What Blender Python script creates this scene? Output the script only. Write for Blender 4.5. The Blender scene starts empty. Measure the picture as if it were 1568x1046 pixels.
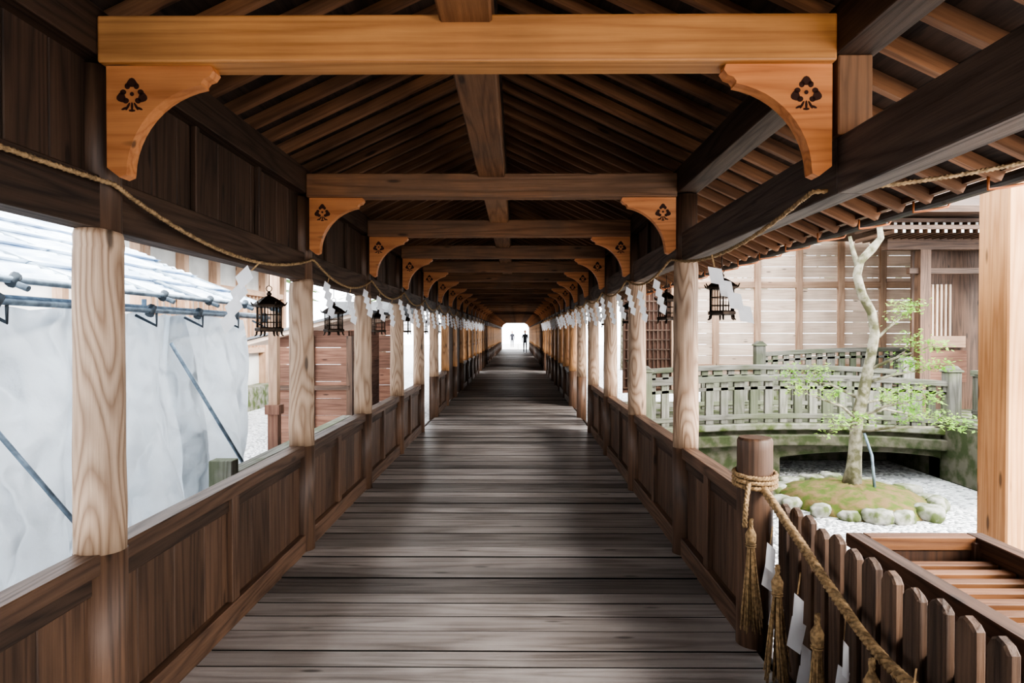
import bpy, math, random, bmesh
from mathutils import Vector, Matrix
random.seed(7)
R=random.random
def U(a,b): return a+(b-a)*R()
try:
    bpy.context.scene.view_settings.look='AgX - High Contrast'
except Exception as e: print('look',e)

# ------------------------------------------------------------ materials
def newmat(name):
    m=bpy.data.materials.new(name); m.use_nodes=True
    nt=m.node_tree; b=nt.nodes['Principled BSDF']
    return m,nt,b
def N(nt,t,**k):
    n=nt.nodes.new(t)
    for a,v in k.items():
        setattr(n,a,v)
    return n
def ramp(nt,stops):
    n=nt.nodes.new('ShaderNodeValToRGB')
    e=n.color_ramp.elements
    while len(e)<len(stops): e.new(0.5)
    for i,(p,c) in enumerate(stops):
        e[i].position=p; e[i].color=(c[0],c[1],c[2],1)
    return n
def wood(name,dark,light,rings=10,gs=(0.5,8,8),rough=0.6,bump=0.25,var=0.5,ringmix=0.45,weather=None,wamt=0.5,fine=1.0,lo=0.15,hi=0.95):
    m,nt,b=newmat(name); L=nt.links.new
    at=N(nt,'ShaderNodeAttribute',attribute_name='g')
    ar=N(nt,'ShaderNodeAttribute',attribute_name='r')
    mp=N(nt,'ShaderNodeMapping'); mp.inputs['Scale'].default_value=gs
    L(at.outputs['Vector'],mp.inputs['Vector'])
    n1=N(nt,'ShaderNodeTexNoise'); n1.inputs['Scale'].default_value=1.0; n1.inputs['Detail'].default_value=1.2
    L(mp.outputs[0],n1.inputs['Vector'])
    mu=N(nt,'ShaderNodeMath',operation='MULTIPLY'); mu.inputs[1].default_value=rings*6.28
    L(n1.outputs['Fac'],mu.inputs[0])
    si=N(nt,'ShaderNodeMath',operation='SINE'); L(mu.outputs[0],si.inputs[0])
    ma=N(nt,'ShaderNodeMapRange'); ma.inputs[1].default_value=-1; ma.inputs[2].default_value=1
    L(si.outputs[0],ma.inputs[0])
    pw=N(nt,'ShaderNodeMath',operation='POWER'); pw.inputs[1].default_value=0.5; L(ma.outputs[0],pw.inputs[0])
    mp2=N(nt,'ShaderNodeMapping'); mp2.inputs['Scale'].default_value=(3.0*fine,95*fine,95*fine)
    L(at.outputs['Vector'],mp2.inputs['Vector'])
    n2=N(nt,'ShaderNodeTexNoise'); n2.inputs['Scale'].default_value=1.0; n2.inputs['Detail'].default_value=6; n2.inputs['Roughness'].default_value=0.65
    L(mp2.outputs[0],n2.inputs['Vector'])
    n2r=N(nt,'ShaderNodeMapRange'); n2r.inputs[1].default_value=0.25; n2r.inputs[2].default_value=0.75; L(n2.outputs['Fac'],n2r.inputs[0])
    mx=N(nt,'ShaderNodeMix',data_type='FLOAT'); mx.inputs[0].default_value=ringmix
    L(n2r.outputs[0],mx.inputs[2]); L(pw.outputs[0],mx.inputs[3])
    rp=ramp(nt,[(lo,dark),(hi,light)]); L(mx.outputs[0],rp.inputs[0])
    col=rp.outputs[0]
    n3=N(nt,'ShaderNodeTexNoise'); n3.inputs['Scale'].default_value=1.6; n3.inputs['Detail'].default_value=6
    L(at.outputs['Vector'],n3.inputs['Vector'])
    if weather:
        r3=N(nt,'ShaderNodeMapRange'); r3.inputs[1].default_value=0.44; r3.inputs[2].default_value=0.58; r3.inputs[4].default_value=wamt
        L(n3.outputs['Fac'],r3.inputs[0])
        mc=N(nt,'ShaderNodeMix',data_type='RGBA'); L(r3.outputs[0],mc.inputs[0]); L(col,mc.inputs[6]); mc.inputs[7].default_value=(*weather,1)
        col=mc.outputs[2]
    mk=N(nt,'ShaderNodeMapping'); mk.inputs['Scale'].default_value=(1.8,7,7); L(at.outputs['Vector'],mk.inputs['Vector'])
    vo=N(nt,'ShaderNodeTexVoronoi'); vo.inputs['Scale'].default_value=1.0; L(mk.outputs[0],vo.inputs['Vector'])
    kr=N(nt,'ShaderNodeMapRange'); kr.inputs[1].default_value=0.06; kr.inputs[2].default_value=0.12; kr.inputs[3].default_value=0.35; kr.inputs[4].default_value=1.0
    L(vo.outputs['Distance'],kr.inputs[0])
    hs=N(nt,'ShaderNodeHueSaturation'); L(col,hs.inputs['Color'])
    rv=N(nt,'ShaderNodeMapRange'); rv.inputs[3].default_value=1-var/2; rv.inputs[4].default_value=1+var/2
    L(ar.outputs['Fac'],rv.inputs[0])
    sv=N(nt,'ShaderNodeMapRange'); sv.inputs[1].default_value=0.3; sv.inputs[2].default_value=0.7; sv.inputs[3].default_value=0.78; sv.inputs[4].default_value=1.15
    L(n3.outputs['Fac'],sv.inputs[0])
    m1=N(nt,'ShaderNodeMath',operation='MULTIPLY'); L(rv.outputs[0],m1.inputs[0]); L(sv.outputs[0],m1.inputs[1])
    m2=N(nt,'ShaderNodeMath',operation='MULTIPLY'); L(m1.outputs[0],m2.inputs[0]); L(kr.outputs[0],m2.inputs[1])
    L(m2.outputs[0],hs.inputs['Value'])
    L(hs.outputs[0],b.inputs['Base Color'])
    rr=N(nt,'ShaderNodeMapRange'); rr.inputs[3].default_value=rough+0.12; rr.inputs[4].default_value=rough-0.06
    L(mx.outputs[0],rr.inputs[0]); L(rr.outputs[0],b.inputs['Roughness'])
    bp=N(nt,'ShaderNodeBump'); bp.inputs['Strength'].default_value=bump; bp.inputs['Distance'].default_value=0.008
    L(mx.outputs[0],bp.inputs['Height']); L(bp.outputs[0],b.inputs['Normal'])
    return m
def plain(name,c,rough=0.5,metal=0.0,noise=0.0,ns=8,c2=None,bump=0,trans=0,bd=0.02,crumple=0):
    m,nt,b=newmat(name); L=nt.links.new
    b.inputs['Roughness'].default_value=rough; b.inputs['Metallic'].default_value=metal
    tc=N(nt,'ShaderNodeTexCoord')
    n=N(nt,'ShaderNodeTexNoise'); n.inputs['Scale'].default_value=ns; n.inputs['Detail'].default_value=7
    L(tc.outputs['Object'],n.inputs['Vector'])
    c2=c2 or tuple(x*(1-noise) for x in c)
    rp=ramp(nt,[(0.40,c),(0.60,c2)]); L(n.outputs['Fac'],rp.inputs[0]); L(rp.outputs[0],b.inputs['Base Color'])
    nrm=None
    if bump:
        bp=N(nt,'ShaderNodeBump'); bp.inputs['Strength'].default_value=bump; bp.inputs['Distance'].default_value=bd
        L(n.outputs['Fac'],bp.inputs['Height']); nrm=bp.outputs[0]
    if crumple:
        wn=N(nt,'ShaderNodeTexNoise'); wn.inputs['Scale'].default_value=1.5; wn.inputs['Detail'].default_value=2
        L(tc.outputs['Object'],wn.inputs['Vector'])
        va=N(nt,'ShaderNodeVectorMath',operation='MULTIPLY_ADD'); va.inputs[1].default_value=(0.9,0.9,0.9)
        L(wn.outputs['Color'],va.inputs[0]); L(tc.outputs['Object'],va.inputs[2])
        mp=N(nt,'ShaderNodeMapping'); mp.inputs['Scale'].default_value=(1.0,1.5,0.55); L(va.outputs[0],mp.inputs['Vector'])
        vo=N(nt,'ShaderNodeTexVoronoi'); vo.feature='SMOOTH_F1'; vo.inputs['Scale'].default_value=1.9; vo.inputs['Smoothness'].default_value=0.35
        L(mp.outputs[0],vo.inputs['Vector'])
        b2=N(nt,'ShaderNodeBump'); b2.inputs['Strength'].default_value=1.0; b2.inputs['Distance'].default_value=crumple
        L(vo.outputs['Distance'],b2.inputs['Height'])
        if nrm: L(nrm,b2.inputs['Normal'])
        nrm=b2.outputs[0]
    if nrm: L(nrm,b.inputs['Normal'])
    if trans:
        t=N(nt,'ShaderNodeBsdfTranslucent'); L(rp.outputs[0],t.inputs[0])
        if nrm: L(nrm,t.inputs['Normal'])
        mx=N(nt,'ShaderNodeMixShader'); mx.inputs[0].default_value=trans
        L(b.outputs[0],mx.inputs[1]); L(t.outputs[0],mx.inputs[2])
        L(mx.outputs[0],nt.nodes['Material Output'].inputs['Surface'])
    return m

M_floor=wood('floor_planks_wood',(0.135,0.114,0.104),(0.290,0.258,0.242),rings=6,gs=(0.5,7,7),rough=0.42,bump=0.45,var=0.95,ringmix=0.5,fine=0.6,weather=(0.31,0.285,0.27),wamt=0.25)
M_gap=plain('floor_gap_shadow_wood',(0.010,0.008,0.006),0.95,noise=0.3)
M_dark=wood('aged_dark_wood',(0.030,0.017,0.011),(0.095,0.053,0.032),rings=8,rough=0.6,bump=0.2)
M_beam=wood('aged_beam_wood',(0.16,0.072,0.033),(0.39,0.19,0.092),rings=8,rough=0.55,bump=0.3,weather=(0.12,0.075,0.048),wamt=0.6)
M_beamd=wood('weathered_beam_wood',(0.055,0.040,0.033),(0.14,0.102,0.082),rings=8,rough=0.55,bump=0.3)
M_new=wood('new_hinoki_beam',(0.37,0.165,0.060),(0.58,0.295,0.120),rings=7,gs=(0.35,9,9),rough=0.45,bump=0.05,ringmix=0.5,var=0.1)
M_brk=wood('bracket_hinoki',(0.46,0.175,0.066),(0.66,0.29,0.120),rings=7,gs=(0.9,9,9),rough=0.45,bump=0.05,var=0.2,ringmix=0.55)
M_post=wood('turned_post_wood',(0.27,0.170,0.108),(0.49,0.345,0.240),rings=13,gs=(1.1,6,6),rough=0.55,bump=0.5,var=0.3,ringmix=0.58,lo=0.2,hi=0.9)
M_postw=wood('turned_post_wood_painted_glow',(0.36,0.18,0.08),(0.64,0.35,0.17),rings=13,gs=(1.1,6,6),rough=0.5,bump=0.4,var=0.3,ringmix=0.6,lo=0.2,hi=0.9)  # far posts: glow of warm light put into the wood colour
M_rail=wood('railing_wood',(0.060,0.033,0.021),(0.165,0.092,0.056),rings=8,rough=0.48,bump=0.25)
M_raft=wood('rafter_wood',(0.13,0.061,0.030),(0.30,0.148,0.075),rings=5,rough=0.6,bump=0.1)
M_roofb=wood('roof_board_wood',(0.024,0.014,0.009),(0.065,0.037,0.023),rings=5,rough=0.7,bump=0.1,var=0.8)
M_grey=wood('weathered_grey_wood',(0.13,0.125,0.105),(0.31,0.30,0.26),rings=8,rough=0.8,bump=0.3,weather=(0.09,0.11,0.055),wamt=0.7)
M_picket=wood('picket_wood',(0.055,0.033,0.023),(0.175,0.105,0.068),rings=8,rough=0.55,bump=0.6)
M_pale=wood('pale_plank_wood',(0.60,0.44,0.34),(0.80,0.64,0.52),rings=6,rough=0.7,bump=0.1,var=0.12)
M_palep=wood('pale_frame_wood',(0.34,0.21,0.14),(0.52,0.35,0.24),rings=6,rough=0.7,bump=0.1,var=0.2)
M_pillar=wood('new_pillar_wood',(0.48,0.225,0.09),(0.70,0.385,0.185),rings=8,gs=(0.3,9,9),rough=0.5,bump=0.05)
M_box=wood('offering_box_wood',(0.15,0.060,0.025),(0.33,0.15,0.065),rings=8,rough=0.5,bump=0.15)
M_boxd=wood('offering_box_frame_wood',(0.045,0.022,0.013),(0.13,0.063,0.035),rings=8,rough=0.5,bump=0.1)
M_shed=wood('shed_board_wood',(0.13,0.062,0.042),(0.26,0.135,0.09),rings=6,rough=0.7,bump=0.1)
M_burn=plain('burnt_crest',(0.05,0.014,0.006),0.7)
M_rope=plain('straw_rope',(0.42,0.28,0.15),0.9,noise=0.5,ns=60)
M_paper=plain('shide_paper',(0.88,0.88,0.9),0.8,noise=0.04,trans=0.4)
M_metal=plain('lantern_bronze',(0.05,0.034,0.024),0.45,0.8,noise=0.4,ns=30)
M_steel=plain('galvanized_steel',(0.30,0.38,0.46),0.45,0.5,noise=0.4,ns=10)
M_dsteel=plain('dark_steel',(0.08,0.10,0.12),0.5,0.4,noise=0.3,ns=10)
M_gut=plain('gutter_copper',(0.05,0.04,0.035),0.5,0.4,noise=0.3,ns=10)
M_sheet=plain('white_tarp',(0.80,0.85,0.89),0.6,noise=0.05,ns=2.5,trans=0.22,bump=0.7,bd=0.08,crumple=0.26)
M_roofs=plain('tent_roof_sheet',(0.36,0.46,0.60),0.35,noise=0.3,ns=2.2,c2=(0.72,0.80,0.88))
M_copper=plain('copper_hook',(0.60,0.22,0.09),0.45,0.3,noise=0.3)
M_bark=plain('tree_bark',(0.11,0.105,0.055),0.9,ns=9,c2=(0.34,0.31,0.24),bump=0.8)
M_leaf=plain('tree_leaves',(0.20,0.40,0.06),0.5,ns=3,c2=(0.42,0.60,0.14),trans=0.45)
M_dleaf=plain('background_foliage',(0.06,0.12,0.04),0.8,ns=2,c2=(0.16,0.24,0.08),trans=0.2)
M_moss=plain('moss',(0.09,0.125,0.022),0.95,ns=9,c2=(0.19,0.13,0.06),bump=0.9)
M_rock=plain('mossy_rock',(0.38,0.37,0.33),0.9,ns=6,c2=(0.10,0.125,0.045),bump=0.9)
M_stone=plain('mossy_stone',(0.25,0.24,0.20),0.9,ns=5,c2=(0.075,0.10,0.03),bump=0.9)
M_stoned=plain('mossy_stone_dark',(0.05,0.065,0.025),0.9,ns=6,c2=(0.13,0.12,0.09),bump=1.0)
M_wall=plain('plaster_wall',(0.70,0.68,0.64),0.9,noise=0.15,ns=2)
M_tile=plain('roof_tiles',(0.22,0.23,0.24),0.8,noise=0.3,ns=3)
M_white=plain('white_painted_tip',(0.60,0.58,0.54),0.7,noise=0.1)
M_cloth=plain('dark_clothing',(0.02,0.02,0.028),0.9,noise=0.3)
M_skin=plain('skin',(0.55,0.33,0.23),0.6,noise=0.05)
M_hair=plain('hair',(0.02,0.015,0.012),0.6,noise=0.2)
def gravelmat():
    m,nt,b=newmat('white_gravel'); L=nt.links.new
    tc=N(nt,'ShaderNodeTexCoord')
    v=N(nt,'ShaderNodeTexVoronoi'); v.inputs['Scale'].default_value=20
    L(tc.outputs['Object'],v.inputs['Vector'])
    bw=N(nt,'ShaderNodeRGBToBW'); L(v.outputs['Color'],bw.inputs[0])
    rp=ramp(nt,[(0.1,(0.30,0.30,0.31)),(0.55,(0.88,0.88,0.89))]); L(bw.outputs[0],rp.inputs[0])
    L(rp.outputs[0],b.inputs['Base Color']); b.inputs['Roughness'].default_value=0.9
    bp=N(nt,'ShaderNodeBump'); bp.inputs['Strength'].default_value=1.0; bp.inputs['Distance'].default_value=0.05; bp.invert=True
    L(v.outputs['Distance'],bp.inputs['Height']); L(bp.outputs[0],b.inputs['Normal'])
    return m
M_gravel=gravelmat()

# ------------------------------------------------------------ mesh builder
class MB:
    def __init__(s): s.v=[];s.f=[];s.fm=[];s.fs=[];s.g=[];s.r=[];s.mats=[]
    def mi(s,m):
        if m not in s.mats: s.mats.append(m)
        return s.mats.index(m)
    def add(s,vs,fs,mat,gl=None,smooth=False,r=None):
        o=len(s.v); rr=R() if r is None else r
        off=Vector((U(0,40),U(0,40),U(0,40)))
        if gl is None: gl=vs
        for p,q in zip(vs,gl):
            s.v.append(tuple(p)); s.g.append(tuple(Vector(q)+off)); s.r.append(rr)
        k=s.mi(mat)
        for f in fs:
            s.f.append([o+i for i in f]); s.fm.append(k); s.fs.append(smooth)
    def box(s,x0,x1,y0,y1,z0,z1,mat,ax=None,r=None):
        vs=[(x,y,z) for x in(x0,x1) for y in(y0,y1) for z in(z0,z1)]
        d=[x1-x0,y1-y0,z1-z0]
        if ax is None: ax=d.index(max(d))
        oth=[i for i in range(3) if i!=ax]
        gl=[(p[ax],p[oth[0]],p[oth[1]]) for p in vs]
        s.add(vs,[(0,1,3,2),(4,6,7,5),(0,4,5,1),(2,3,7,6),(0,2,6,4),(1,5,7,3)],mat,gl,False,r)
    def beam(s,p0,p1,w,h,mat,up=(0,0,1),r=None):
        p0=Vector(p0);p1=Vector(p1);d=(p1-p0);l=d.length;d=d/l
        sd=d.cross(Vector(up)); 
        if sd.length<1e-4: sd=Vector((1,0,0))
        sd.normalize(); u=sd.cross(d)
        vs=[];gl=[]
        for t in(0,l):
            for a in(-w/2,w/2):
                for b_ in(-h/2,h/2):
                    vs.append(p0+d*t+sd*a+u*b_); gl.append((t,a,b_))
        s.add(vs,[(0,1,3,2),(4,6,7,5),(0,4,5,1),(2,3,7,6),(0,2,6,4),(1,5,7,3)],mat,gl,False,r)
    def tube(s,pts,rad,mat,seg=10,smooth=True,closed_ends=True,r=None):
        pts=[Vector(p) for p in pts]; n=len(pts)
        if not hasattr(rad,'__len__'): rad=[rad]*n
        vs=[];gl=[];t=0;pu=None
        for i,p in enumerate(pts):
            d=(pts[min(i+1,n-1)]-pts[max(i-1,0)]).normalized()
            if i: t+=(p-pts[i-1]).length
            if pu is None:
                pu=Vector((0,0,1)) if abs(d.z)<0.9 else Vector((0,1,0))
            a=d.cross(pu).normalized(); b_=a.cross(d).normalized(); pu=b_
            for k in range(seg):
                an=2*math.pi*k/seg
                q=a*math.cos(an)*rad[i]+b_*math.sin(an)*rad[i]
                vs.append(p+q); gl.append((t,math.cos(an)*rad[i],math.sin(an)*rad[i]))
        fs=[]
        for i in range(n-1):
            for k in range(seg):
                k2=(k+1)%seg
                fs.append((i*seg+k,i*seg+k2,(i+1)*seg+k2,(i+1)*seg+k))
        o=len(s.v)
        s.add(vs,fs,mat,gl,smooth,r)
        if closed_ends:
            km=s.mi(mat)
            s.f.append([o+k for k in range(seg)][::-1]); s.fm.append(km); s.fs.append(False)
            s.f.append([o+(n-1)*seg+k for k in range(seg)]); s.fm.append(km); s.fs.append(False)
    def prism(s,poly,d0,d1,mat,plane='XZ',ax=0,r=None):
        n=len(poly);vs=[]
        for d in(d0,d1):
            for a,b_ in poly:
                vs.append({'XZ':(a,d,b_),'YZ':(d,a,b_),'XY':(a,b_,d)}[plane])
        fs=[tuple(range(n)),tuple(range(2*n-1,n-1,-1))]
        for i in range(n):
            j=(i+1)%n; fs.append((i,i+n,j+n,j))
        oth=[i for i in range(3) if i!=ax]
        s.add(vs,fs,mat,[(p[ax],p[oth[0]],p[oth[1]]) for p in vs],False,r)
    def rope(s,pts,r,mat,pitch=0.06,strands=3,step=0.012):
        pts=[Vector(p) for p in pts]; out=[pts[0]]
        for a,b_ in zip(pts,pts[1:]):
            k=max(1,int((b_-a).length/step))
            for i in range(1,k+1): out.append(a.lerp(b_,i/k))
        n=len(out)
        for st in range(strands):
            q=[];t=0
            for i,p in enumerate(out):
                d=(out[min(i+1,n-1)]-out[max(i-1,0)]).normalized()
                up=Vector((0,0,1)) if abs(d.z)<0.95 else Vector((0,1,0))
                a=d.cross(up).normalized(); b_=a.cross(d)
                if i: t+=(p-out[i-1]).length
                an=2*math.pi*(t/pitch+st/strands)
                q.append(p+a*math.cos(an)*r*0.5+b_*math.sin(an)*r*0.5)
            s.tube(q,r*0.58,mat,seg=5)
    def mesh(s,name):
        me=bpy.data.meshes.new(name); me.from_pydata(s.v,[],s.f); 
        for m in s.mats: me.materials.append(m)
        me.polygons.foreach_set('material_index',s.fm); me.polygons.foreach_set('use_smooth',s.fs)
        a=me.attributes.new('g','FLOAT_VECTOR','POINT'); a.data.foreach_set('vector',[c for g in s.g for c in g])
        a=me.attributes.new('r','FLOAT','POINT'); a.data.foreach_set('value',s.r)
        me.update(); return me
    def build(s,name,bevel=0,parent=None):
        o=bpy.data.objects.new(name,s.mesh(name)); bpy.context.scene.collection.objects.link(o)
        if bevel:
            b=o.modifiers.new('bevel','BEVEL'); b.width=bevel; b.segments=1; b.limit_method='ANGLE'; b.angle_limit=math.radians(50)
        if parent: o.parent=parent
        return o
def inst(name,me,loc,rot=0,scale=1):
    o=bpy.data.objects.new(name,me); bpy.context.scene.collection.objects.link(o)
    o.location=loc; o.rotation_euler=(0,0,rot); o.scale=(scale,)*3 if not hasattr(scale,'__len__') else scale
    return o

XL=-1.55; XR=1.19; XC=-0.18
END=65.0; Y0=-5.0
frames=[2.46,4.83]
while frames[-1]<END-1.2: frames.append(frames[-1]+1.95)

# ------------------------------------------------------------ floor
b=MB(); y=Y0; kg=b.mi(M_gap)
while y<END:
    w=U(0.15,0.25); dz=U(-0.008,0.0); g=U(0.007,0.015)
    o=len(b.f)
    b.box(XL+0.02,XR-0.02,y,y+w-g,-0.05,dz,M_floor,ax=0)
    b.fm[o+2]=kg; b.fm[o+3]=kg      # near-black plank sides: gap shade painted into the colour
    y+=w
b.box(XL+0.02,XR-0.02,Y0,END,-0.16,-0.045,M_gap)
b.build('floor',bevel=0)

# ------------------------------------------------------------ ceiling
def zr(x): return 3.39-0.47*abs(x-XC)
EL=-2.55; ER=2.25
b=MB(); y=Y0+0.1
while y<END:
    for e in(EL,ER):
        b.beam((XC,y,zr(XC)+0.035),(e,y,zr(e)+0.035),0.042,0.065,M_raft)
    y+=0.27
for e in(EL,ER):
    n=13
    for i in range(n):
        xa=XC+(e-XC)*i/n; xb=XC+(e-XC)*(i+1)/n
        p=[(xa,zr(xa)+0.073),(xb,zr(xb)+0.073),(xb,zr(xb)+0.10),(xa,zr(xa)+0.10)]
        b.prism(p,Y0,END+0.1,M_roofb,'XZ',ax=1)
    b.box(e-0.02,e+0.02,Y0,END+0.1,zr(e)+0.05,zr(e)+0.16,M_rail,ax=1)
b.prism([(EL-0.05,zr(EL)+0.10),(XC,zr(XC)+0.11),(ER+0.05,zr(ER)+0.10),(ER+0.05,zr(ER)+0.18),(XC,zr(XC)+0.24),(EL-0.05,zr(EL)+0.18)],Y0,END+0.1,M_tile,'XZ',ax=1)
b.box(XC-0.07,XC+0.07,Y0,END,3.25,3.40,M_dark,ax=1)
for f in frames: b.box(XC-0.06,XC+0.06,f-0.06,f+0.06,2.80,3.26,M_dark,ax=2)
b.build('ceiling')

b=MB()
ys=[Y0]+frames+[END]
for a,c in zip(ys,ys[1:]):
    b.box(XC-0.092,XC+0.092,a+0.001,c-0.001,2.635,2.799,M_beam,ax=1)
b.build('ceiling_center_beam',bevel=0.008)

# ------------------------------------------------------------ tie beams
def tiebeam(mat):
    b=MB(); b.box(XL+0.075,XR-0.075,-0.065,0.065,2.50,2.665,mat,ax=0,r=0.5); return b.mesh('tie_beam')
t_new=tiebeam(M_new)
for i,f in enumerate(frames):
    me=t_new if i==0 else tiebeam(M_beam) if i<12 else me
    o=inst('tie_beam',me,(0,f,0))
    md=o.modifiers.new('bevel','BEVEL'); md.width=0.008; md.segments=2

def bracket(sign):
    b=MB(); P=[(0,0),(0.375,0),(0.382,-0.018),(0.368,-0.038),(0.348,-0.045),(0.338,-0.058)]
    for k in range(0,13):
        a=math.radians(100+ (178-100)*k/12)
        P.append((0.395+0.325*math.cos(a),-0.385+0.322*math.sin(a)))
    P+=[(0.068,-0.385),(0.045,-0.395),(0.0,-0.36)]
    P=[(sign*x,z) for x,z in P]
    b.prism(P,-0.032,0.032,M_brk,'XZ',ax=0,r=0.5)
    cx=sign*0.092; cz=-0.100; S=1.22
    for d0,d1 in((-0.0335,-0.032),(0.032,0.0335)):
        def disc(x,z,rx,rz,rot=0,n=14,lob=0):
            pl=[]
            for k in range(n):
                a=2*math.pi*k/n; rr=1+lob*math.cos(3*a)
                u=rx*rr*math.cos(a); v=rz*rr*math.sin(a)
                px=x+u*math.cos(rot)-v*math.sin(rot); pz=z+u*math.sin(rot)+v*math.cos(rot)
                pl.append((cx+(px-cx)*S,cz+(pz-cz)*S))
            b.prism(pl,d0,d1,M_burn,'XZ',ax=0)
        for a in(90,198,342):
            ar=math.radians(a); q=0.027
            ca,sa=math.cos(ar),math.sin(ar)
            disc(cx+ca*q*1.2,cz+sa*q*1.2,0.013,0.015,ar,lob=0.12)
            for s2 in(-1,1):
                disc(cx+ca*q*0.85-sa*s2*0.013,cz+sa*q*0.85+ca*s2*0.013,0.009,0.008,ar)
        disc(cx,cz,0.006,0.006)
        for s2 in(-1,0,1):
            disc(cx+s2*0.012,cz-0.036,0.0035,0.013,s2*0.5,n=8)
            disc(cx+s2*0.022,cz-0.048+0.006*abs(s2),0.010,0.0035,-s2*0.4,n=8)
    return b.mesh('corbel_bracket')
bl=bracket(1); br=bracket(-1)
for f in frames:
    inst('corbel_bracket',bl,(XL+0.088,f,2.50)); inst('corbel_bracket',br,(XR-0.078,f,2.50))

# ------------------------------------------------------------ posts
def post(ztop_light,mt):
    b=MB(); zs=[0.74,0.9,1.1,1.3,1.5,1.7,1.85,ztop_light-0.06,ztop_light-0.02,ztop_light]
    rs=[0.088,0.089,0.087,0.086,0.085,0.085,0.084,0.084,0.083,0.078]
    pts=[(U(-.003,.003),U(-.003,.003),z) for z in zs]
    b.tube(pts,rs,mt,seg=28)
    b.tube([(0,0,-0.45),(0,0,0.3),(0,0,0.745)],[0.092,0.09,0.09],M_rail,seg=20)
    b.tube([(0,0,ztop_light-0.01),(0,0,2.25),(0,0,2.52)],[0.078,0.077,0.077],M_rail,seg=20)
    return b.mesh('wooden_post')
pl=[post(1.93,M_post) for i in range(3)]; pr=[post(2.06,M_post) for i in range(3)]
plw=post(1.93,M_postw); prw=post(2.06,M_postw)
for i,f in enumerate(frames):
    inst('wooden_post',pl[i%3] if i<6 else plw,(XL,f+0.06,0))
    if i>0: inst('wooden_post',pr[(i+1)%3] if i<6 else prw,(XR,f,0))

# ------------------------------------------------------------ walls
def wallside(side):
    b=MB(); s=side; X=XL if s<0 else XR
    kb,kt=(1.93,2.12) if s<0 else (2.05,2.25)
    inn=lambda d: X-s*d
    def bx(xa,xb,*a,**k): b.box(min(xa,xb),max(xa,xb),*a,**k)
    bx(inn(0.075),inn(-0.075),Y0,END,2.53,2.70,M_dark,ax=1)
    ys=[Y0]+frames
    for i in range(len(ys)):
        a=ys[i]; c=frames[i] if i<len(frames) else END
        bx(inn(0.045),inn(-0.06),a,c,kb,kt,M_beamd if s>0 else M_dark,ax=1)
        openb = (i in (5,)) or (i in (13,22)) or (s>0 and i==6)
        if s>0 and i<=1: pass
        else:
            n=max(3,int((c-a)/0.2))
            for k in range(n):
                y0=a+(c-a)*k/n; bx(inn(0.0),inn(-0.03),y0,y0+(c-a)/n-0.004,kt-0.01,2.54,M_dark,ax=2)
            for k in range(1,3):
                y0=a+(c-a)*k/3; bx(inn(0.03),inn(0.0),y0-0.02,y0+0.02,kt,2.54,M_dark,ax=2)
        aa=a
        if s>0:
            if i==0: continue
            if i==1: aa=3.52
        if i==0 and s<0:  # unseen boarding beside the camera, added to darken the left foreground
            for k in range(30):
                y0=Y0+k*0.2
                if y0<1.0: bx(inn(-0.01),inn(-0.04),y0,y0+0.197,0.0,kb+0.01,M_dark,ax=2)
        boarded=(7,8,14,15,16,19,24) if s<0 else (9,10,15,16,21)
        if i in boarded:
            n=9
            for k in range(n):
                y0=a+(c-a)*k/n; bx(inn(-0.01),inn(-0.04),y0,y0+(c-a)/n-0.003,0.0,kb+0.01,M_dark,ax=2)
            continue
        if openb: continue
        bx(inn(0.045),inn(-0.055),aa,c,0.675,0.75,M_rail,ax=1)
        bx(inn(0.05),inn(-0.05),aa,c,-0.05,0.12,M_rail,ax=1)
        bx(inn(0.02),inn(-0.02),aa,c,0.60,0.68,M_dark,ax=1)
        n=max(3,int((c-aa)/0.28))
        for k in range(n):
            y0=aa+(c-aa)*k/n
            bx(inn(0.005),inn(-0.02),y0,y0+(c-aa)/n-0.004,0.1,0.66,M_rail,ax=2)
        y0=(aa+c)/2
        bx(inn(0.04),inn(-0.02),y0-0.045,y0+0.045,0.1,0.68,M_rail,ax=2)
        if i>10:
            for z in(1.15,1.55): bx(inn(0.01),inn(-0.02),a,c,z,z+0.04,M_dark,ax=1)
            for k in range(1,6):
                y0=a+(c-a)*k/6; bx(inn(0.01),inn(-0.02),y0-0.02,y0+0.02,0.75,kb,M_dark,ax=2)
    bx(inn(-0.03),inn(-0.06),Y0,END,-0.5,-0.04,M_dark,ax=1)
    if s>0: bx(inn(0.06),inn(-0.06),2.42,2.56,2.25,2.53,M_beam,ax=2)
    return b
wallside(-1).build('wall_left',bevel=0.004)
wallside(1).build('wall_right',bevel=0.004)

b=MB()
b.tube([(XR,3.42,-0.5),(XR,3.42,0.3),(XR,3.42,0.97),(XR,3.42,1.015),(XR,3.42,1.03)],[0.09,0.088,0.086,0.086,0.078],M_rail,seg=24)
b.build('log_post')

# ------------------------------------------------------------ picket fence
b=MB(); y=3.31; x=1.30
while y>0.5:
    w=0.092; t=0.728+U(-.012,.012); k1=U(0.02,0.035)
    pl2=[(y-w/2,-0.5),(y+w/2,-0.5),(y+w/2,t-k1-.01),(y+w*0.30,t-0.012),(y+0.005,t),(y-w*0.28,t-0.010),(y-w/2,t-k1)]
    b.prism(pl2,x-0.018,x+0.018,M_picket,'YZ',ax=2)
    y-=0.135
b.box(x+0.018,x+0.06,0.4,3.40,0.47,0.53,M_picket,ax=1)
b.box(x+0.018,x+0.06,0.4,3.40,0.0,0.06,M_picket,ax=1)
b.build('picket_fence',bevel=0.007)

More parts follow.
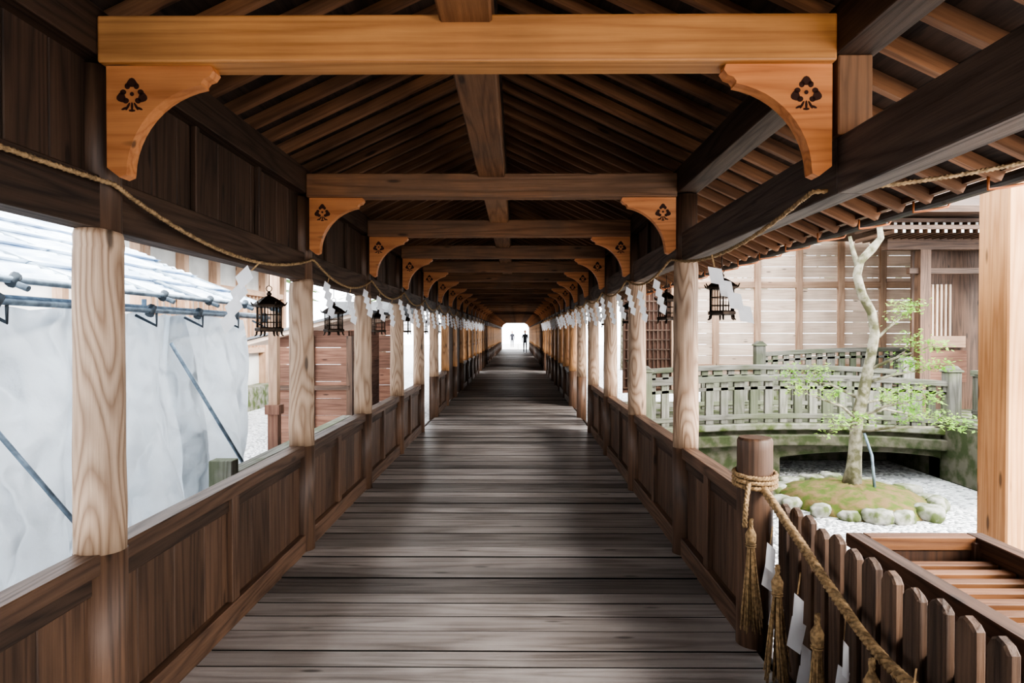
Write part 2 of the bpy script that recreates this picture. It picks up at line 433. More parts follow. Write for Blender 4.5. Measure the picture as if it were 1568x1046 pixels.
# ------------------------------------------------------------ offering box
b=MB(); x0,x1,y0,y1,zt=1.52,2.10,1.45,3.10,0.64; z0=-0.5
def boxpanel(xa,xb,ya,yb,za,zb): b.box(xa,xb,ya,yb,za,zb,M_boxd)
boxpanel(x0+0.02,x0+0.045,y0+0.03,y1-0.03,z0+0.08,zt-0.03); boxpanel(x1-0.045,x1-0.02,y0+0.03,y1-0.03,z0+0.08,zt-0.03)
boxpanel(x0+0.03,x1-0.03,y0+0.02,y0+0.045,z0+0.08,zt-0.03); boxpanel(x0+0.03,x1-0.03,y1-0.045,y1-0.02,z0+0.08,zt-0.03)
for xx in(x0+0.035,x1-0.035):
    for yy in(y0+0.035,y1-0.035): b.box(xx-0.04,xx+0.04,yy-0.04,yy+0.04,z0,zt-0.02,M_boxd,ax=2)
for xa,xb in((x0-0.02,x0+0.055),(x1-0.055,x1+0.02)): b.box(xa,xb,y0-0.02,y1+0.02,zt-0.06,zt,M_boxd,ax=1,r=0.9)
for ya,yb in((y0-0.02,y0+0.055),(y1-0.055,y1+0.02)): b.box(x0+0.055,x1-0.055,ya,yb,zt-0.06,zt,M_box,ax=0)
y=y0+0.12
while y<y1-0.08:
    b.beam((x0+0.05,y,zt-0.10),(x1-0.05,y,zt-0.10),0.055,0.045,M_box)
    y+=0.105
b.box(x0+0.05,x1-0.05,y0+0.05,y1-0.05,zt-0.55,zt-0.53,M_boxd)
b.build('offering_box',bevel=0.004)

# ------------------------------------------------------------ ropes
b=MB()
pts=[]
for k in range(41):
    t=k/40; y=3.33-t*2.55
    z=0.79-0.31*math.sin(min(1,t*1.9)*math.pi/2)+ (0.30*max(0,t-0.45)**1.2)
    pts.append((1.20+0.015*math.sin(t*9),y,z))
b.rope(pts,0.021,M_rope,pitch=0.08)
for q in range(3):
    ring=[(XR+0.1*math.cos(a*math.pi/12),3.42+0.1*math.sin(a*math.pi/12),0.80+q*0.025+0.01*math.sin(a*math.pi/12)) for a in range(25)]
    b.rope(ring,0.013,M_rope,pitch=0.05)
b.rope([(XR-0.06,3.33,0.82),(XR-0.09,3.28,0.74),(XR-0.10,3.27,0.62)],0.013,M_rope)
b.build('fence_rope')
def tassel():
    b=MB(); 
    b.rope([(0,0,0.06),(0,0,0)],0.012,M_rope)
    b.tube([(0,0,0.015),(0,0,-0.015),(0,0,-0.05),(0,0,-0.07)],[0.012,0.026,0.024,0.018],M_rope,seg=12)
    for z in(-0.062,-0.072): b.tube([(0.022*math.cos(a*.785),0.022*math.sin(a*.785),z) for a in range(9)],0.004,M_rope,seg=5)
    for k in range(60):
        a=U(0,6.28); rr=math.sqrt(R())
        e=rr*0.058; l=U(0.34,0.43)
        b.tube([(0.014*rr*math.cos(a),0.014*rr*math.sin(a),-0.06),(e*.6*math.cos(a),e*.6*math.sin(a),-0.06-l*.5),(e*math.cos(a+.2),e*math.sin(a+.2),-0.06-l)],[0.004,0.0045,0.003],M_rope,seg=5)
    return b.mesh('rope_tassel')
tm=tassel()
for (x,y,z) in((1.12,3.27,0.60),(1.145,3.00,0.47),(1.145,2.60,0.42),(1.145,2.2,0.44),(1.14,1.8,0.46)):
    inst('rope_tassel',tm,(x,y,z),U(0,6))
def shide(n=4,w=0.05,h=0.062):
    b=MB(); z=0
    b.add([(-0.003,0,0.05),(0.003,0,0.05),(0.003,0,0),(-0.003,0,0)],[(0,1,2,3)],M_rope)
    x=0
    for k in range(n):
        d=0.008*(1 if k%2 else -1); sl=0.022
        vs=[(x-w/2,d,z+0.006),(x+w/2,d*0.2,z+0.006-sl),(x+w/2,d,z-h-sl),(x-w/2,d*1.5,z-h)]
        b.add(vs,[(0,1,2,3)],M_paper)
        z-=h*0.92; x+=0.026
    return b.mesh('paper_shide')
sm=shide()
def sh(loc,rot=0,sc=1,tilt=0):
    o=inst('paper_shide',sm,loc,rot,sc); o.rotation_euler=(0,tilt,rot); return o
for loc,sc in(((1.165,3.14,0.58),1.6),((1.16,2.82,0.47),1.8),((1.16,2.42,0.46),1.7),((1.16,2.0,0.48),1.7)):
    sh(loc,math.radians(U(20,50)),sc,0.2)

b=MB()
def sag(p,q,s,n=24):
    p=Vector(p);q=Vector(q)
    return [p.lerp(q,k/n)-Vector((0,0,s*4*(k/n)*(1-k/n))) for k in range(n+1)]
xl=XL+0.10; xr=XR-0.10
path=sag((xl,0.3,2.13),(xl,2.45,2.085),0.03)
for i in range(14):
    path+=sag((xl,frames[i],2.08),(xl,frames[i+1],2.07),0.13)[1:]
b.rope(path,0.0105,M_rope,pitch=0.05,step=0.018)
b.build('shimenawa_rope')
b=MB()
path=sag((2.10,2.65,2.24),(xr,2.53,2.07),0.02)
for i in range(14):
    path+=sag((xr,frames[i]+0.05,2.08),(xr,frames[i+1],2.07),0.10)[1:]
b.rope(path,0.0105,M_rope,pitch=0.05,step=0.018)
b.build('shimenawa_rope')
for i in range(14):
    L_=frames[i+1]-frames[i]
    for t in ((0.53,) if i==0 else (0.2,0.55,0.88)):
        ym=frames[i]+L_*t; zz=2.02-0.13*4*t*(1-t)
        sh((xl,ym,zz),math.radians(20),1.35 if i==0 else 1.0,0.75 if i==0 else U(.15,.4))
        sh((xr-0.02,ym,zz+0.02),math.radians(-20),1.35 if i==0 else 1.0,-0.2 if i==0 else U(.1,.35))

# ------------------------------------------------------------ hanging lanterns
def lantern():
    b=MB()
    def hexr(r,z): return [(r*math.cos(k*math.pi/3),r*math.sin(k*math.pi/3),z) for k in range(6)]
    def loft(rings):
        vs=[];fs=[]
        for r,z in rings: vs+=hexr(r,z)
        for i in range(len(rings)-1):
            for k in range(6): fs.append((i*6+k,i*6+(k+1)%6,(i+1)*6+(k+1)%6,(i+1)*6+k))
        fs.append(tuple(range(6))[::-1]); fs.append(tuple(range((len(rings)-1)*6,len(rings)*6)))
        b.add(vs,fs,M_metal)
    loft([(0.10,0.165),(0.104,0.175),(0.065,0.205),(0.03,0.225),(0.012,0.232)])
    loft([(0.085,0.158),(0.085,0.168)])
    loft([(0.075,0.0),(0.09,0.006),(0.09,0.022),(0.078,0.028)])
    b.tube([(0,0,0.232),(0,0,0.245),(0,0,0.26)],[0.012,0.018,0.006],M_metal,seg=10)
    for k in range(6):
        p=Vector(hexr(0.075,0)[k]); q=Vector(hexr(0.075,0)[(k+1)%6])
        b.tube([p+Vector((0,0,.025)),p+Vector((0,0,.162))],0.005,M_metal,seg=6)
        for j in range(1,4):
            c=p.lerp(q,j/4); b.tube([c+Vector((0,0,.025)),c+Vector((0,0,.162))],0.002,M_metal,seg=4)
        for z in(.06,.11): b.tube([p+Vector((0,0,z)),q+Vector((0,0,z))],0.0025,M_metal,seg=4)
        b.tube([p*1.02,p*1.05+Vector((0,0,-0.02)),p*1.2+Vector((0,0,-0.028))],[0.007,0.006,0.004],M_metal,seg=6)
        w=Vector(hexr(0.104,0.175)[k]); b.tube([w*0.98,w+Vector((w.x*.1,w.y*.1,.018))],[0.006,0.003],M_metal,seg=5)
    b.tube([(0.018*math.sin(a*.524),0,0.278-0.018*math.cos(a*.524)) for a in range(13)],0.003,M_metal,seg=5)
    b.tube([(0,0,0.296),(0,0,0.38)],0.003,M_metal,seg=5)
    return b.mesh('hanging_lantern')
lm=lantern()
for k,y in enumerate((4.42,5.98,7.9,9.8,11.7,13.6)):
    inst('hanging_lantern',lm,(XL-0.06,y,1.56),0.2)
    inst('hanging_lantern',lm,(XR+0.07,y-0.2,1.66),0.35)

# ------------------------------------------------------------ eave gutter
b=MB()
pr2=[]
for k in range(9):
    a=math.pi+math.pi*k/8; pr2.append((ER+0.11+0.05*math.cos(a),zr(ER)+0.06+0.05*math.sin(a)))
for k in range(8,-1,-1):
    a=math.pi+math.pi*k/8; pr2.append((ER+0.11+0.045*math.cos(a),zr(ER)+0.06+0.045*math.sin(a)))
b.prism(pr2,Y0,13.5,M_gut,'XZ',ax=1)
y=0.2
while y<13:
    b.tube([(ER-0.06,y,zr(ER)+0.03),(ER-0.06,y,zr(ER)-0.03),(ER+0.02,y,zr(ER)-0.02),(ER+0.13,y,zr(ER)+0.0),(ER+0.17,y,zr(ER)+0.07)],0.007,M_copper,seg=6)
    y+=0.6
b.build('rain_gutter')

# ------------------------------------------------------------ ground
b=MB(); b.box(-60,60,-20,120,-0.7,-0.5,M_gravel); b.build('ground')
b=MB()
b.box(-6,6,END+0.12,100,-0.5,-0.02,M_stone)
for i in range(17):
    for j in range(6): b.box(-5.9+j*2,-3.94+j*2,END+0.15+i*2,END+2.1+i*2,-0.02,0.0,M_wall)
b.build('stone_path')

# ------------------------------------------------------------ garden: tree island
cx,cy=4.05,8.25
b=MB()
n=40;rings=[(0.86,-0.5),(0.80,-0.40),(0.62,-0.33),(0.4,-0.28),(0.2,-0.26),(0.02,-0.25)]
vs=[];fs=[]
for r_,z in rings:
    for k in range(n):
        a=2*math.pi*k/n; q=r_*(1+0.05*math.sin(3*a)); vs.append((cx+q*math.cos(a),cy+q*math.sin(a),z+U(-.02,.02)*(r_>0.1)))
for i in range(len(rings)-1):
    for k in range(n): fs.append((i*n+k,i*n+(k+1)%n,(i+1)*n+(k+1)%n,(i+1)*n+k))
fs.append(tuple(range((len(rings)-1)*n,len(rings)*n)))
b.add(vs,fs,M_moss,smooth=True); b.build('moss_mound')
def rock(loc,s):
    bm=bmesh.new(); bmesh.ops.create_icosphere(bm,subdivisions=3,radius=1)
    ph=[U(0,6) for _ in range(6)]
    for v in bm.verts:
        c=v.co; k=1+0.20*math.sin(2.3*c.x+ph[0])*math.cos(2.1*c.y+ph[1])+0.12*math.sin(5*c.y+ph[2]+c.z*3)+0.07*math.sin(9*c.x+ph[3])
        v.co=Vector((c.x*k*s[0],c.y*k*s[1],min(max(c.z*k,-0.55),0.75)*s[2]))
    me=bpy.data.meshes.new('garden_rock'); bm.to_mesh(me); bm.free()
    for p in me.polygons: p.use_smooth=True
    me.materials.append(M_rock)
    inst('garden_rock',me,loc,U(0,6))
for i in range(18):
    a=2*math.pi*(i+U(-.2,.2))/18; s=U(0.09,0.18)
    rock((cx+0.87*math.cos(a),cy+0.87*math.sin(a),-0.5+s*0.42),(s*1.2,s*.95,s*0.85))
b=MB()
trunk=[(4.03,8.25,-0.32),(4.06,8.25,-0.1),(4.09,8.28,0.12),(4.12,8.3,0.5),(4.20,8.3,0.84),(4.28,8.3,1.25),(4.33,8.3,1.55),(4.29,8.3,1.80),(4.17,8.3,2.02),(4.10,8.28,2.25),(4.14,8.28,2.42),(4.28,8.27,2.57),(4.38,8.27,2.70),(4.36,8.27,2.85)]
b.tube(trunk,[0.12,0.088,0.076,0.072,0.068,0.058,0.055,0.052,0.052,0.048,0.047,0.050,0.038,0.03],M_bark,seg=14)
b.tube([(4.12,8.28,2.32),(4.06,8.3,2.55),(4.02,8.3,2.72)],[0.035,0.028,0.02],M_bark,seg=8)
tips=[]
br_def=[((4.12,8.3,0.5),(3.85,8.1,0.68),(3.50,8.0,0.80)),((4.15,8.3,0.55),(4.5,8.4,0.62),(5.0,8.5,0.52)),((4.17,8.3,0.75),(3.95,8.6,0.9),(3.7,8.8,0.95)),
 ((4.22,8.3,0.95),(4.5,8.2,1.05),(4.72,8.1,1.10)),((4.10,8.3,0.35),(4.4,8.0,0.45),(4.75,7.8,0.48)),((4.32,8.3,1.45),(4.5,8.35,1.6),(4.65,8.35,1.72)),
 ((4.12,8.3,0.45),(3.95,8.0,0.50),(3.70,7.75,0.50)),((4.15,8.3,0.7),(4.6,8.7,0.70),(5.05,8.9,0.60)),
 ((4.25,8.3,1.1),(4.45,8.1,1.25),(4.6,8.0,1.32)),((4.14,8.3,0.5),(4.3,8.0,0.70),(4.5,7.9,0.75))]
def twig(p,d,l,r,depth):
    q=p+d*l; mid=p.lerp(q,.5)+Vector((U(-.02,.02),U(-.02,.02),U(0,.03)))
    b.tube([p,mid,q],[r,r*.8,r*.55],M_bark,seg=5)
    if depth==0: tips.append((q,d)); return
    for _ in range(3):
        nd=(d+Vector((U(-.9,.9),U(-.9,.9),U(-.25,.4)))).normalized(); twig(q,nd,l*U(.55,.85),r*.6,depth-1)
    tips.append((mid,d))
for A in br_def:
    A=[Vector(q) for q in A]
    b.tube(A,[0.022,0.015,0.010],M_bark,seg=7)
    twig(A[2],(A[2]-A[1]).normalized(),0.13,0.006,2)
    twig(A[1],(A[2]-A[0]).normalized()+Vector((U(-.5,.5),U(-.5,.5),.3)),0.13,0.006,2)
for t,d in tips:
    for _ in range(9):
        c=t+Vector((U(-.12,.12),U(-.12,.12),U(-.05,.08)))
        a=Vector((U(-1,1),U(-1,1),U(-.5,.4))).normalized(); s=a.cross(Vector((U(-.3,.3),U(-.3,.3),1))).normalized(); l=U(.04,.065); w=l*.3
        b.add([c,c+a*l*.5+s*w,c+a*l,c+a*l*.5-s*w],[(0,1,2,3)],M_leaf)
b.build('garden_tree')
b=MB(); b.tube([(4.22,8.05,-0.4),(4.2,8.1,0.1),(4.16,8.2,0.35)],[0.018,0.018,0.016],M_steel,seg=8); b.build('tree_stake')

# ------------------------------------------------------------ arched stone bridge with balustrades
def arcz(x,a,c,base,rise):
    t=(x-(a+c)/2)/((c-a)/2); return base+rise*(1-t*t)
b=MB(); A,C=1.75,6.15
top=[];bot=[];nn=28
for k in range(nn+1):
    x=A+(C-A)*k/nn; top.append((x,arcz(x,A,C,0.18,0.09)))
for k in range(nn+1):
    x=3.7+(5.95-3.7)*k/nn; bot.append((x,arcz(x,3.7,5.95,-0.20,0.08)))
poly=top+[(C,-0.5),(5.95,-0.5)]+bot[::-1]+[(3.7,-0.5),(A,-0.5)]
b.prism(poly,9.62,11.2,M_stoned,'XZ',ax=0)
b.prism([(x,z+0.02) for x,z in top]+[(x,z-0.07) for x,z in top[::-1]],9.52,9.70,M_stone,'XZ',ax=0)
b.prism([(x,z-0.13) for x,z in top]+[(x,z-0.28) for x,z in top[::-1]],9.46,9.66,M_stoned,'XZ',ax=0)
b.box(5.95,6.9,7.5,9.9,-0.5,0.28,M_stoned)
b.box(6.0,6.95,7.45,9.9,0.28,0.36,M_stone)
b.box(3.7,5.95,11.0,11.2,-0.5,0.0,M_stoned)
b.build('stone_arch_bridge',bevel=0.015)
def balustrade(y,A,C,base,rise,h,name):
    b=MB(); n=26
    for zo,hh,dd in((h-0.07,0.08,0.13),(0.06,0.07,0.09),(h-0.19,0.05,0.06)):
        P=[(A+(C-A)*k/n,arcz(A+(C-A)*k/n,A,C,base,rise)+zo) for k in range(n+1)]
        b.prism([(x,z+hh) for x,z in P]+[(x,z) for x,z in P[::-1]],y-dd/2,y+dd/2,M_grey,'XZ',ax=0)
    m=int((C-A)/0.215)
    for k in range(m+1):
        x=A+0.08+(C-A-0.16)*k/m; z=arcz(x,A,C,base,rise)
        w=0.055 if k%6 else 0.075
        b.box(x-w,x+w,y-0.03,y+0.03,z,z+h-0.05,M_grey,ax=2)
    for x in(A,C):
        z=base; b.box(x-0.09,x+0.09,y-0.09,y+0.09,z-0.05,z+h+0.14,M_grey,ax=2)
        b.box(x-0.11,x+0.11,y-0.11,y+0.11,z+h+0.14,z+h+0.17,M_grey,ax=0)
        b.prism([(x-0.10,z+h+0.17),(x+0.10,z+h+0.17),(x+0.03,z+h+0.23),(x-0.03,z+h+0.23)],y-0.09,y+0.09,M_grey,'XZ',ax=0)
    return b.build(name,bevel=0.006)
balustrade(9.66,1.8,6.12,0.20,0.09,0.66,'wooden_balustrade')
balustrade(11.1,1.9,6.3,0.24,0.09,0.70,'wooden_balustrade')
balustrade(13.0,4.6,9.4,0.47,0.10,0.70,'wooden_balustrade')
b=MB(); b.box(2.0,12,11.2,13.3,-0.5,0.22,M_stone); b.box(4.4,12,12.8,16,-0.5,0.46,M_stone); b.build('stone_terrace')
b=MB(); 
for y in [7.6+0.215*k for k in range(10)]: b.box(6.37,6.43,y-0.06,y+0.06,0.36,0.98,M_grey,ax=2)
b.box(6.34,6.46,7.45,9.6,0.95,1.03,M_grey,ax=1); b.box(6.36,6.44,7.45,9.6,0.42,0.48,M_grey,ax=1)
b.box(6.3,6.5,7.35,7.53,0.36,1.15,M_grey,ax=2)
b.build('side_balustrade')

# ------------------------------------------------------------ pale plank building
b=MB(); Y=14.2
z=0.4
while z<4.2:
    b.box(3.2,9.2,Y,Y+0.03,z,z+0.224,M_pale,ax=0); z+=0.23
x=3.25
while x<9.3:
    b.box(x-0.06,x+0.06,Y-0.07,Y+0.05,0.3,4.3,M_palep,ax=2); x+=0.86
for z in(0.85,2.55,4.2): b.box(3.2,9.2,Y-0.05,Y+0.04,z-0.06,z+0.06,M_palep,ax=0)
b.box(2.2,3.2,Y+0.05,Y+0.08,0.3,4.2,M_shed,ax=2)
for k in range(12): b.box(2.2+k*0.088,2.225+k*0.088,Y,Y+0.03,0.4,2.5,M_rail,ax=2)
for z in [0.4+0.2*k for k in range(11)]: b.box(2.2,3.2,Y-0.01,Y+0.02,z,z+0.025,M_rail,ax=0)
b.box(2.45,9.2,Y,Y+5,4.2,4.3,M_dark,ax=0)
b.prism([(2.45,4.25),(9.6,4.25),(9.0,5.6),(2.9,5.6)],Y-0.5,Y+5,M_tile,'XZ')
b.build('plank_building')

# ------------------------------------------------------------ shrine hall at right
b=MB()
for x,y in((6.85,11.6),(7.95,11.6),(9.05,11.6),(10.2,11.6)):
    b.box(x-0.09,x+0.09,y-0.09,y+0.09,0.22,3.1,M_rail,ax=2)
b.box(6.2,11,11.5,11.7,2.95,3.15,M_rail,ax=0); b.box(6.6,11,11.55,11.65,2.55,2.65,M_rail,ax=0)
b.box(6.9,11,12.0,12.05,0.22,3.1,M_rail,ax=2)
for k in range(8): b.box(7.0+k*0.075,7.035+k*0.075,11.95,12.0,1.5,2.4,M_pale,ax=2)
for k in range(14): b.box(8.1+k*0.075,8.125+k*0.075,11.95,12.0,0.4,2.6,M_dark,ax=2)
b.box(7.0,7.8,11.93,12.0,1.3,1.5,M_palep,ax=0); b.box(7.0,7.8,11.9,12.0,0.7,1.25,M_shed,ax=0)
for row,(yy,zz) in enumerate(((10.75,3.12),(11.0,3.27))):
    for k in range(44):
        x=5.9+k*0.13
        b.box(x,x+0.045,yy,12,zz,zz+0.06,M_rail,ax=1); b.box(x,x+0.045,yy-0.01,yy,zz,zz+0.05,M_white,ax=0)
    b.box(5.7,11.8,yy+0.03,yy+0.15,zz+0.06,zz+0.13,M_rail,ax=0)
b.prism([(10.6,3.42),(10.6,3.52),(12.2,4.5),(14,3.6),(14,3.42)],5.6,12,M_rail,'YZ')
b.build('shrine_hall',bevel=0.003)

b=MB()
b.box(2.93,3.20,4.1,4.37,-0.42,3.0,M_pillar,ax=2,r=0.6)
b.box(2.86,3.27,4.03,4.44,-0.5,-0.42,M_stone,ax=0)
b.box(2.8,6.2,4.15,4.32,2.85,3.1,M_pillar,ax=0)
b.box(5.9,6.17,4.1,4.37,-0.5,3.0,M_pillar,ax=2)
b.box(3.20,5.9,4.2,4.27,0.0,0.12,M_rail,ax=0); b.box(3.20,5.9,4.2,4.27,0.72,0.8,M_rail,ax=0)
for k in range(22): b.box(3.25+k*0.12,3.29+k*0.12,4.22,4.25,0.1,0.74,M_shed,ax=2)
for k in range(5): b.box(3.20,5.9,4.215,4.255,0.2+k*0.11,0.22+k*0.11,M_shed,ax=0)
b.build('entrance_pillar',bevel=0.012)

# ------------------------------------------------------------ left side: tent
b=MB()
def grid(b,f,nu,nv,mat):
    vs=[f(i/nu,j/nv) for i in range(nu+1) for j in range(nv+1)]
    fs=[(i*(nv+1)+j,(i+1)*(nv+1)+j,(i+1)*(nv+1)+j+1,i*(nv+1)+j+1) for i in range(nu) for j in range(nv)]
    b.add(vs,fs,mat,smooth=True)
def drape(ya,yb,ph):
    def f(u,v):
        y=ya+(yb-ya)*u; z=1.72-2.15*v
        w=(0.03+0.10*v); L_=(yb-ya)
        x=-3.66+w*math.sin(u*L_*8+ph+1.0*math.sin(v*3))+0.07*math.sin(u*L_*2.3+ph*2+v*3)+0.05*abs(math.sin(4*v+3.2*u*L_+ph))+0.12*v
        x+=0.035*abs(math.sin(7*v-7*y+3*math.sin(2.5*y)))*(0.4+v)+0.015*math.sin(17*y+5*v)
        z+=0.05*abs(math.sin(u*math.pi*3))*(v-1)*-1*0.6
        return (x,y,z)
    return f
for k,(a,c) in enumerate(((1.5,3.8),(3.6,5.75),(5.5,7.5),(7.2,8.85))): grid(b,drape(a,c,k*1.7),120,60,M_sheet)
b.build('tarp_curtain')
b=MB()
def rf(k):
    def f(u,v):
        y=1.0+8.3*u; s=k*0.5+v*0.56
        return (-3.35-s, y, 1.86+0.42*s+0.035*(1-v)+0.018*math.cos(v*2*math.pi*5)+0.018*math.sin(y*5+k*2)*math.sin(v*3))
    return f
for k in range(5): grid(b,rf(k),60,30,M_roofs)
b.build('tent_roof')
b=MB()
for (x,z) in((-3.42,1.76),(-3.30,1.90),(-3.62,1.80)):
    b.tube([(x,1.0,z),(x,9.4,z)],0.024,M_steel,seg=10)
for y in [1.6+0.95*k for k in range(9)]:
    b.tube([(-3.2,y,1.84),(-5.8,y,2.86)],0.022,M_steel,seg=8)
    b.tube([(-3.42,y+.1,1.76),(-3.42,y+.1,1.62),(-3.62,y+.1,1.72)],0.014,M_dsteel,seg=6)
    b.tube([(-3.42,y-.03,1.72),(-3.42,y+.03,1.80)],0.04,M_dsteel,seg=8)
    b.tube([(-3.3,y-.03,1.87),(-3.3,y+.03,1.93)],0.036,M_dsteel,seg=8)
for y in(1.4,4.2,7.0,9.2):
    b.tube([(-3.84,y,-0.5),(-3.84,y,1.9)],0.024,M_steel,seg=10)
    b.tube([(-5.8,y,-0.5),(-5.8,y,2.9)],0.024,M_steel,seg=10)
for (a,c) in(((-3.36,6.6,1.45),(-2.95,7.6,-0.1)),((-3.36,4.1,1.2),(-3.05,5.0,-0.1))): b.tube([a,c],0.018,M_steel,seg=8)
b.build('tent_pipe_frame')
b=MB(); b.box(-3.47,-3.33,9.45,9.59,-0.5,0.5,M_shed,ax=2); b.box(-3.46,-3.34,9.46,9.58,0.5,2.5,M_palep,ax=2); b.box(-3.50,-3.30,9.42,9.62,0.42,0.55,M_shed,ax=2); b.build('timber_pole')
b=MB()
for k in range(13):
    y=6.6+k*0.36; b.box(-2.85,-2.74,y-0.06,y+0.06,-0.5,0.12,M_grey,ax=2)
b.box(-2.88,-2.72,6.5,11.2,0.12,0.2,M_grey,ax=1); b.box(-2.84,-2.76,6.5,11.2,-0.25,-0.18,M_grey,ax=1)
b.box(-2.92,-2.70,6.42,6.58,-0.5,0.34,M_grey,ax=2)
b.build('low_mossy_fence',bevel=0.006)
b=MB()
for k in range(7): b.box(-4.3,-2.95,12.0,12.03,-0.5+k*0.3,-0.205+k*0.3,M_shed,ax=0)
for x in(-4.3,-3.62,-2.95): b.box(x-0.05,x+0.05,11.95,12.07,-0.5,1.5,M_rail,ax=2)
for k in range(7): b.box(-2.97,-2.94,12.0,14.5,-0.5+k*0.3,-0.205+k*0.3,M_shed,ax=1)
b.box(-4.3,-2.95,11.94,12.0,0.55,0.63,M_rail,ax=0)
b.prism([(-4.7,1.33),(-2.7,1.86),(-2.7,1.93),(-4.7,1.40)],11.7,14.8,M_pale,'XZ'); b.prism([(-4.75,1.40),(-2.65,1.93),(-2.65,1.97),(-4.75,1.44)],11.65,14.85,M_tile,'XZ')
b.build('wooden_shed')
b=MB()
for k in range(6): b.box(-4.2,-2.9,16.5,16.53,-0.5+k*0.4,-0.105+k*0.4,M_shed,ax=0)
for x in(-4.2,-3.5,-2.9): b.box(x-0.06,x+0.06,16.45,16.56,-0.5,1.9,M_rail,ax=2)
b.prism([(-4.5,1.9),(-2.7,1.9),(-2.8,2.3),(-4.4,2.3)],16.2,18.5,M_tile,'XZ')
b.build('wooden_shed')
b=MB()
b.box(-14,-7.0,13,22,-0.5,0.1,M_stone); b.box(-13.7,-7.5,13.4,21.6,0.1,3.6,M_wall)
for k in range(6):
    y=13.35+k*1.6; b.box(-7.5,-7.3,y,y+0.2,0.1,3.7,M_palep,ax=2)
for k in range(5):
    x=-13.6+k*1.52; b.box(x,x+0.2,13.2,13.4,0.1,3.7,M_palep,ax=2)
for z in(1.0,2.6,3.55): b.box(-13.7,-7.3,13.22,13.38,z,z+0.15,M_palep,ax=0); b.box(-7.48,-7.32,13.3,21.6,z,z+0.15,M_palep,ax=1)
for k in range(30): b.box(-7.45,-7.38,13.6+k*0.26,13.66+k*0.26,1.1,2.6,M_palep,ax=2)
b.prism([(-15,3.5),(-6.3,3.5),(-6.3,3.7),(-10.5,6.2),(-15,3.7)],12.2,22.8,M_tile,'XZ')
b.build('shrine_hall')
def conifer(x,y,h):
    b=MB(); b.tube([(x,y,-0.5),(x,y,h*.5),(x,y,h)],[0.28,0.2,0.05],M_bark,seg=10)
    for k in range(900):
        t=R(); z=h*(0.3+0.7*t); rr=(1-t)*h*0.18+0.3; a=U(0,6.28); q=rr*math.sqrt(R())
        c=Vector((x+q*math.cos(a),y+q*math.sin(a),z-q*0.3)); s=U(.15,.35)
        d=Vector((math.cos(a),math.sin(a),-.3)); e=Vector((-math.sin(a),math.cos(a),U(-.3,.3)))
        b.add([c-d*s,c+e*s*.5,c+d*s,c-e*s*.5],[(0,1,2,3)],M_dleaf)
    b.build('conifer_tree')
for x,y,h in((-11,30,12),(-7,35,11),(-17,28,13),(8,28,12),(13,26,13),(6,38,12)): conifer(x,y,h)

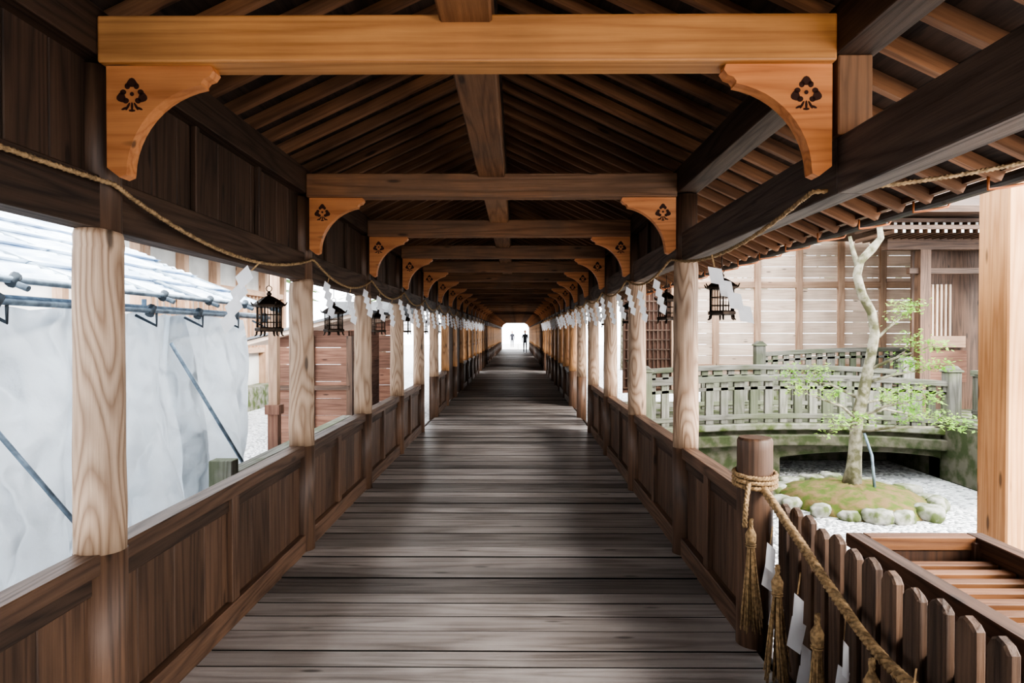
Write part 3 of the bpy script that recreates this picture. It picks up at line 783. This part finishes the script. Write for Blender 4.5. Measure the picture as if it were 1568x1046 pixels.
# ------------------------------------------------------------ people
def person(x,y,step,coat):
    root=bpy.data.objects.new('walking_person',None); bpy.context.scene.collection.objects.link(root); root.location=(x,y,0)
    J=[((0,0,.95),.13),((0,0,1.15),.125),((0,0,1.34),.14),((0,0,1.46),.075),((0,-.01,1.53),.05),((0,-.02,1.60),.05)]
    E=[(0,1),(1,2),(2,3),(3,4),(4,5)]
    for s in(-1,1):
        o=len(J); sw=s*step
        J+=[((s*.17,0,1.41),.065),((s*.22,.03+sw*.3,1.14),.05),((s*.22,-.05+sw*.6,.92),.036),((s*.215,-.07+sw*.65,.83),.034)]
        E+=[(2,o),(o,o+1),(o+1,o+2),(o+2,o+3)]
        o=len(J); sw=-s*step
        J+=[((s*.09,0,.86),.09),((s*.10,-.03+sw*.5,.48),.062),((s*.10,.03+sw,.09),.045),((s*.11,-.12+sw,.04),.038)]
        E+=[(0,o),(o,o+1),(o+1,o+2),(o+2,o+3)]
    me=bpy.data.meshes.new('body'); me.from_pydata([j[0] for j in J],E,[]); me.materials.append(coat)
    o=bpy.data.objects.new('body',me); bpy.context.scene.collection.objects.link(o); o.parent=root
    o.modifiers.new('skin','SKIN'); 
    if me.skin_vertices:
        for i,(p,r) in enumerate(J): me.skin_vertices[0].data[i].radius=(r,r*.8)
        me.skin_vertices[0].data[0].use_root=True
    o.modifiers.new('sub','SUBSURF').levels=1; o.modifiers['sub'].render_levels=2
    b=MB(); 
    prof=[(-.125,.02),(-.11,.05),(-.07,.068),(-.02,.078),(.03,.08),(.07,.07),(.10,.045),(.115,.01)]
    b.tube([(0,-.02,1.655+z) for z,_ in prof],[r for _,r in prof],M_skin,seg=16)
    b.tube([(0,-.095,1.66),(0,-.112,1.635),(0,-.10,1.62)],[.008,.015,.008],M_skin,seg=8)
    for s in(-1,1):
        b.tube([(s*.078,-.01,1.68),(s*.086,0,1.655),(s*.078,-.005,1.63)],[.008,.014,.008],M_skin,seg=6)
        b.tube([(s*.028-.01,-.095,1.668),(s*.028+.01,-.096,1.668)],.006,M_hair,seg=6)
    b.tube([(-.02,-.092,1.595),(.02,-.092,1.595)],.004,M_hair,seg=6)
    prof=[(-.05,.06),(0,.083),(.05,.087),(.09,.07),(.12,.04),(.13,.01)]
    b.tube([(0,.008,1.655+z) for z,_ in prof],[r for _,r in prof],M_hair,seg=16)
    b.build('head',parent=root)
person(0.62,54,0.20,M_cloth); person(-0.55,74,0.15,M_cloth)

# ------------------------------------------------------------ light
w=bpy.data.worlds.new('World'); bpy.context.scene.world=w; w.use_nodes=True
bg=w.node_tree.nodes['Background']; bg.inputs[0].default_value=(0.93,0.965,1.0,1); bg.inputs[1].default_value=5.0
sd=bpy.data.lights.new('sun','SUN'); sd.energy=5.5; sd.angle=math.radians(22); sd.color=(1.0,0.94,0.86)
so=bpy.data.objects.new('sun',sd); bpy.context.scene.collection.objects.link(so)
d=Vector((-0.62,0.50,-0.46)); so.rotation_euler=d.to_track_quat('-Z','Y').to_euler(); so.location=(8,-8,10)
ld=bpy.data.lights.new('added_beam_spot','SPOT'); ld.energy=80; ld.color=(1.0,0.74,0.50); ld.spot_size=math.radians(55); ld.spot_blend=0.2; ld.shadow_soft_size=0.06  # unseen warm spot added behind the camera to brighten the front tie beam
lo=bpy.data.objects.new('added_beam_spot',ld); bpy.context.scene.collection.objects.link(lo)
lo.location=(0.85,-0.9,2.2); dd=Vector((0.62,2.4,2.55))-Vector(lo.location); lo.rotation_euler=dd.to_track_quat('-Z','Y').to_euler()

# ------------------------------------------------------------ camera
c=bpy.data.cameras.new('camera'); c.lens=24.0; c.sensor_width=36; c.clip_start=0.05; c.clip_end=400
co=bpy.data.objects.new('camera',c); bpy.context.scene.collection.objects.link(co)
co.location=(0,0,1.55); co.rotation_euler=(math.radians(90-0.7),0,math.radians(0.44))
bpy.context.scene.camera=co
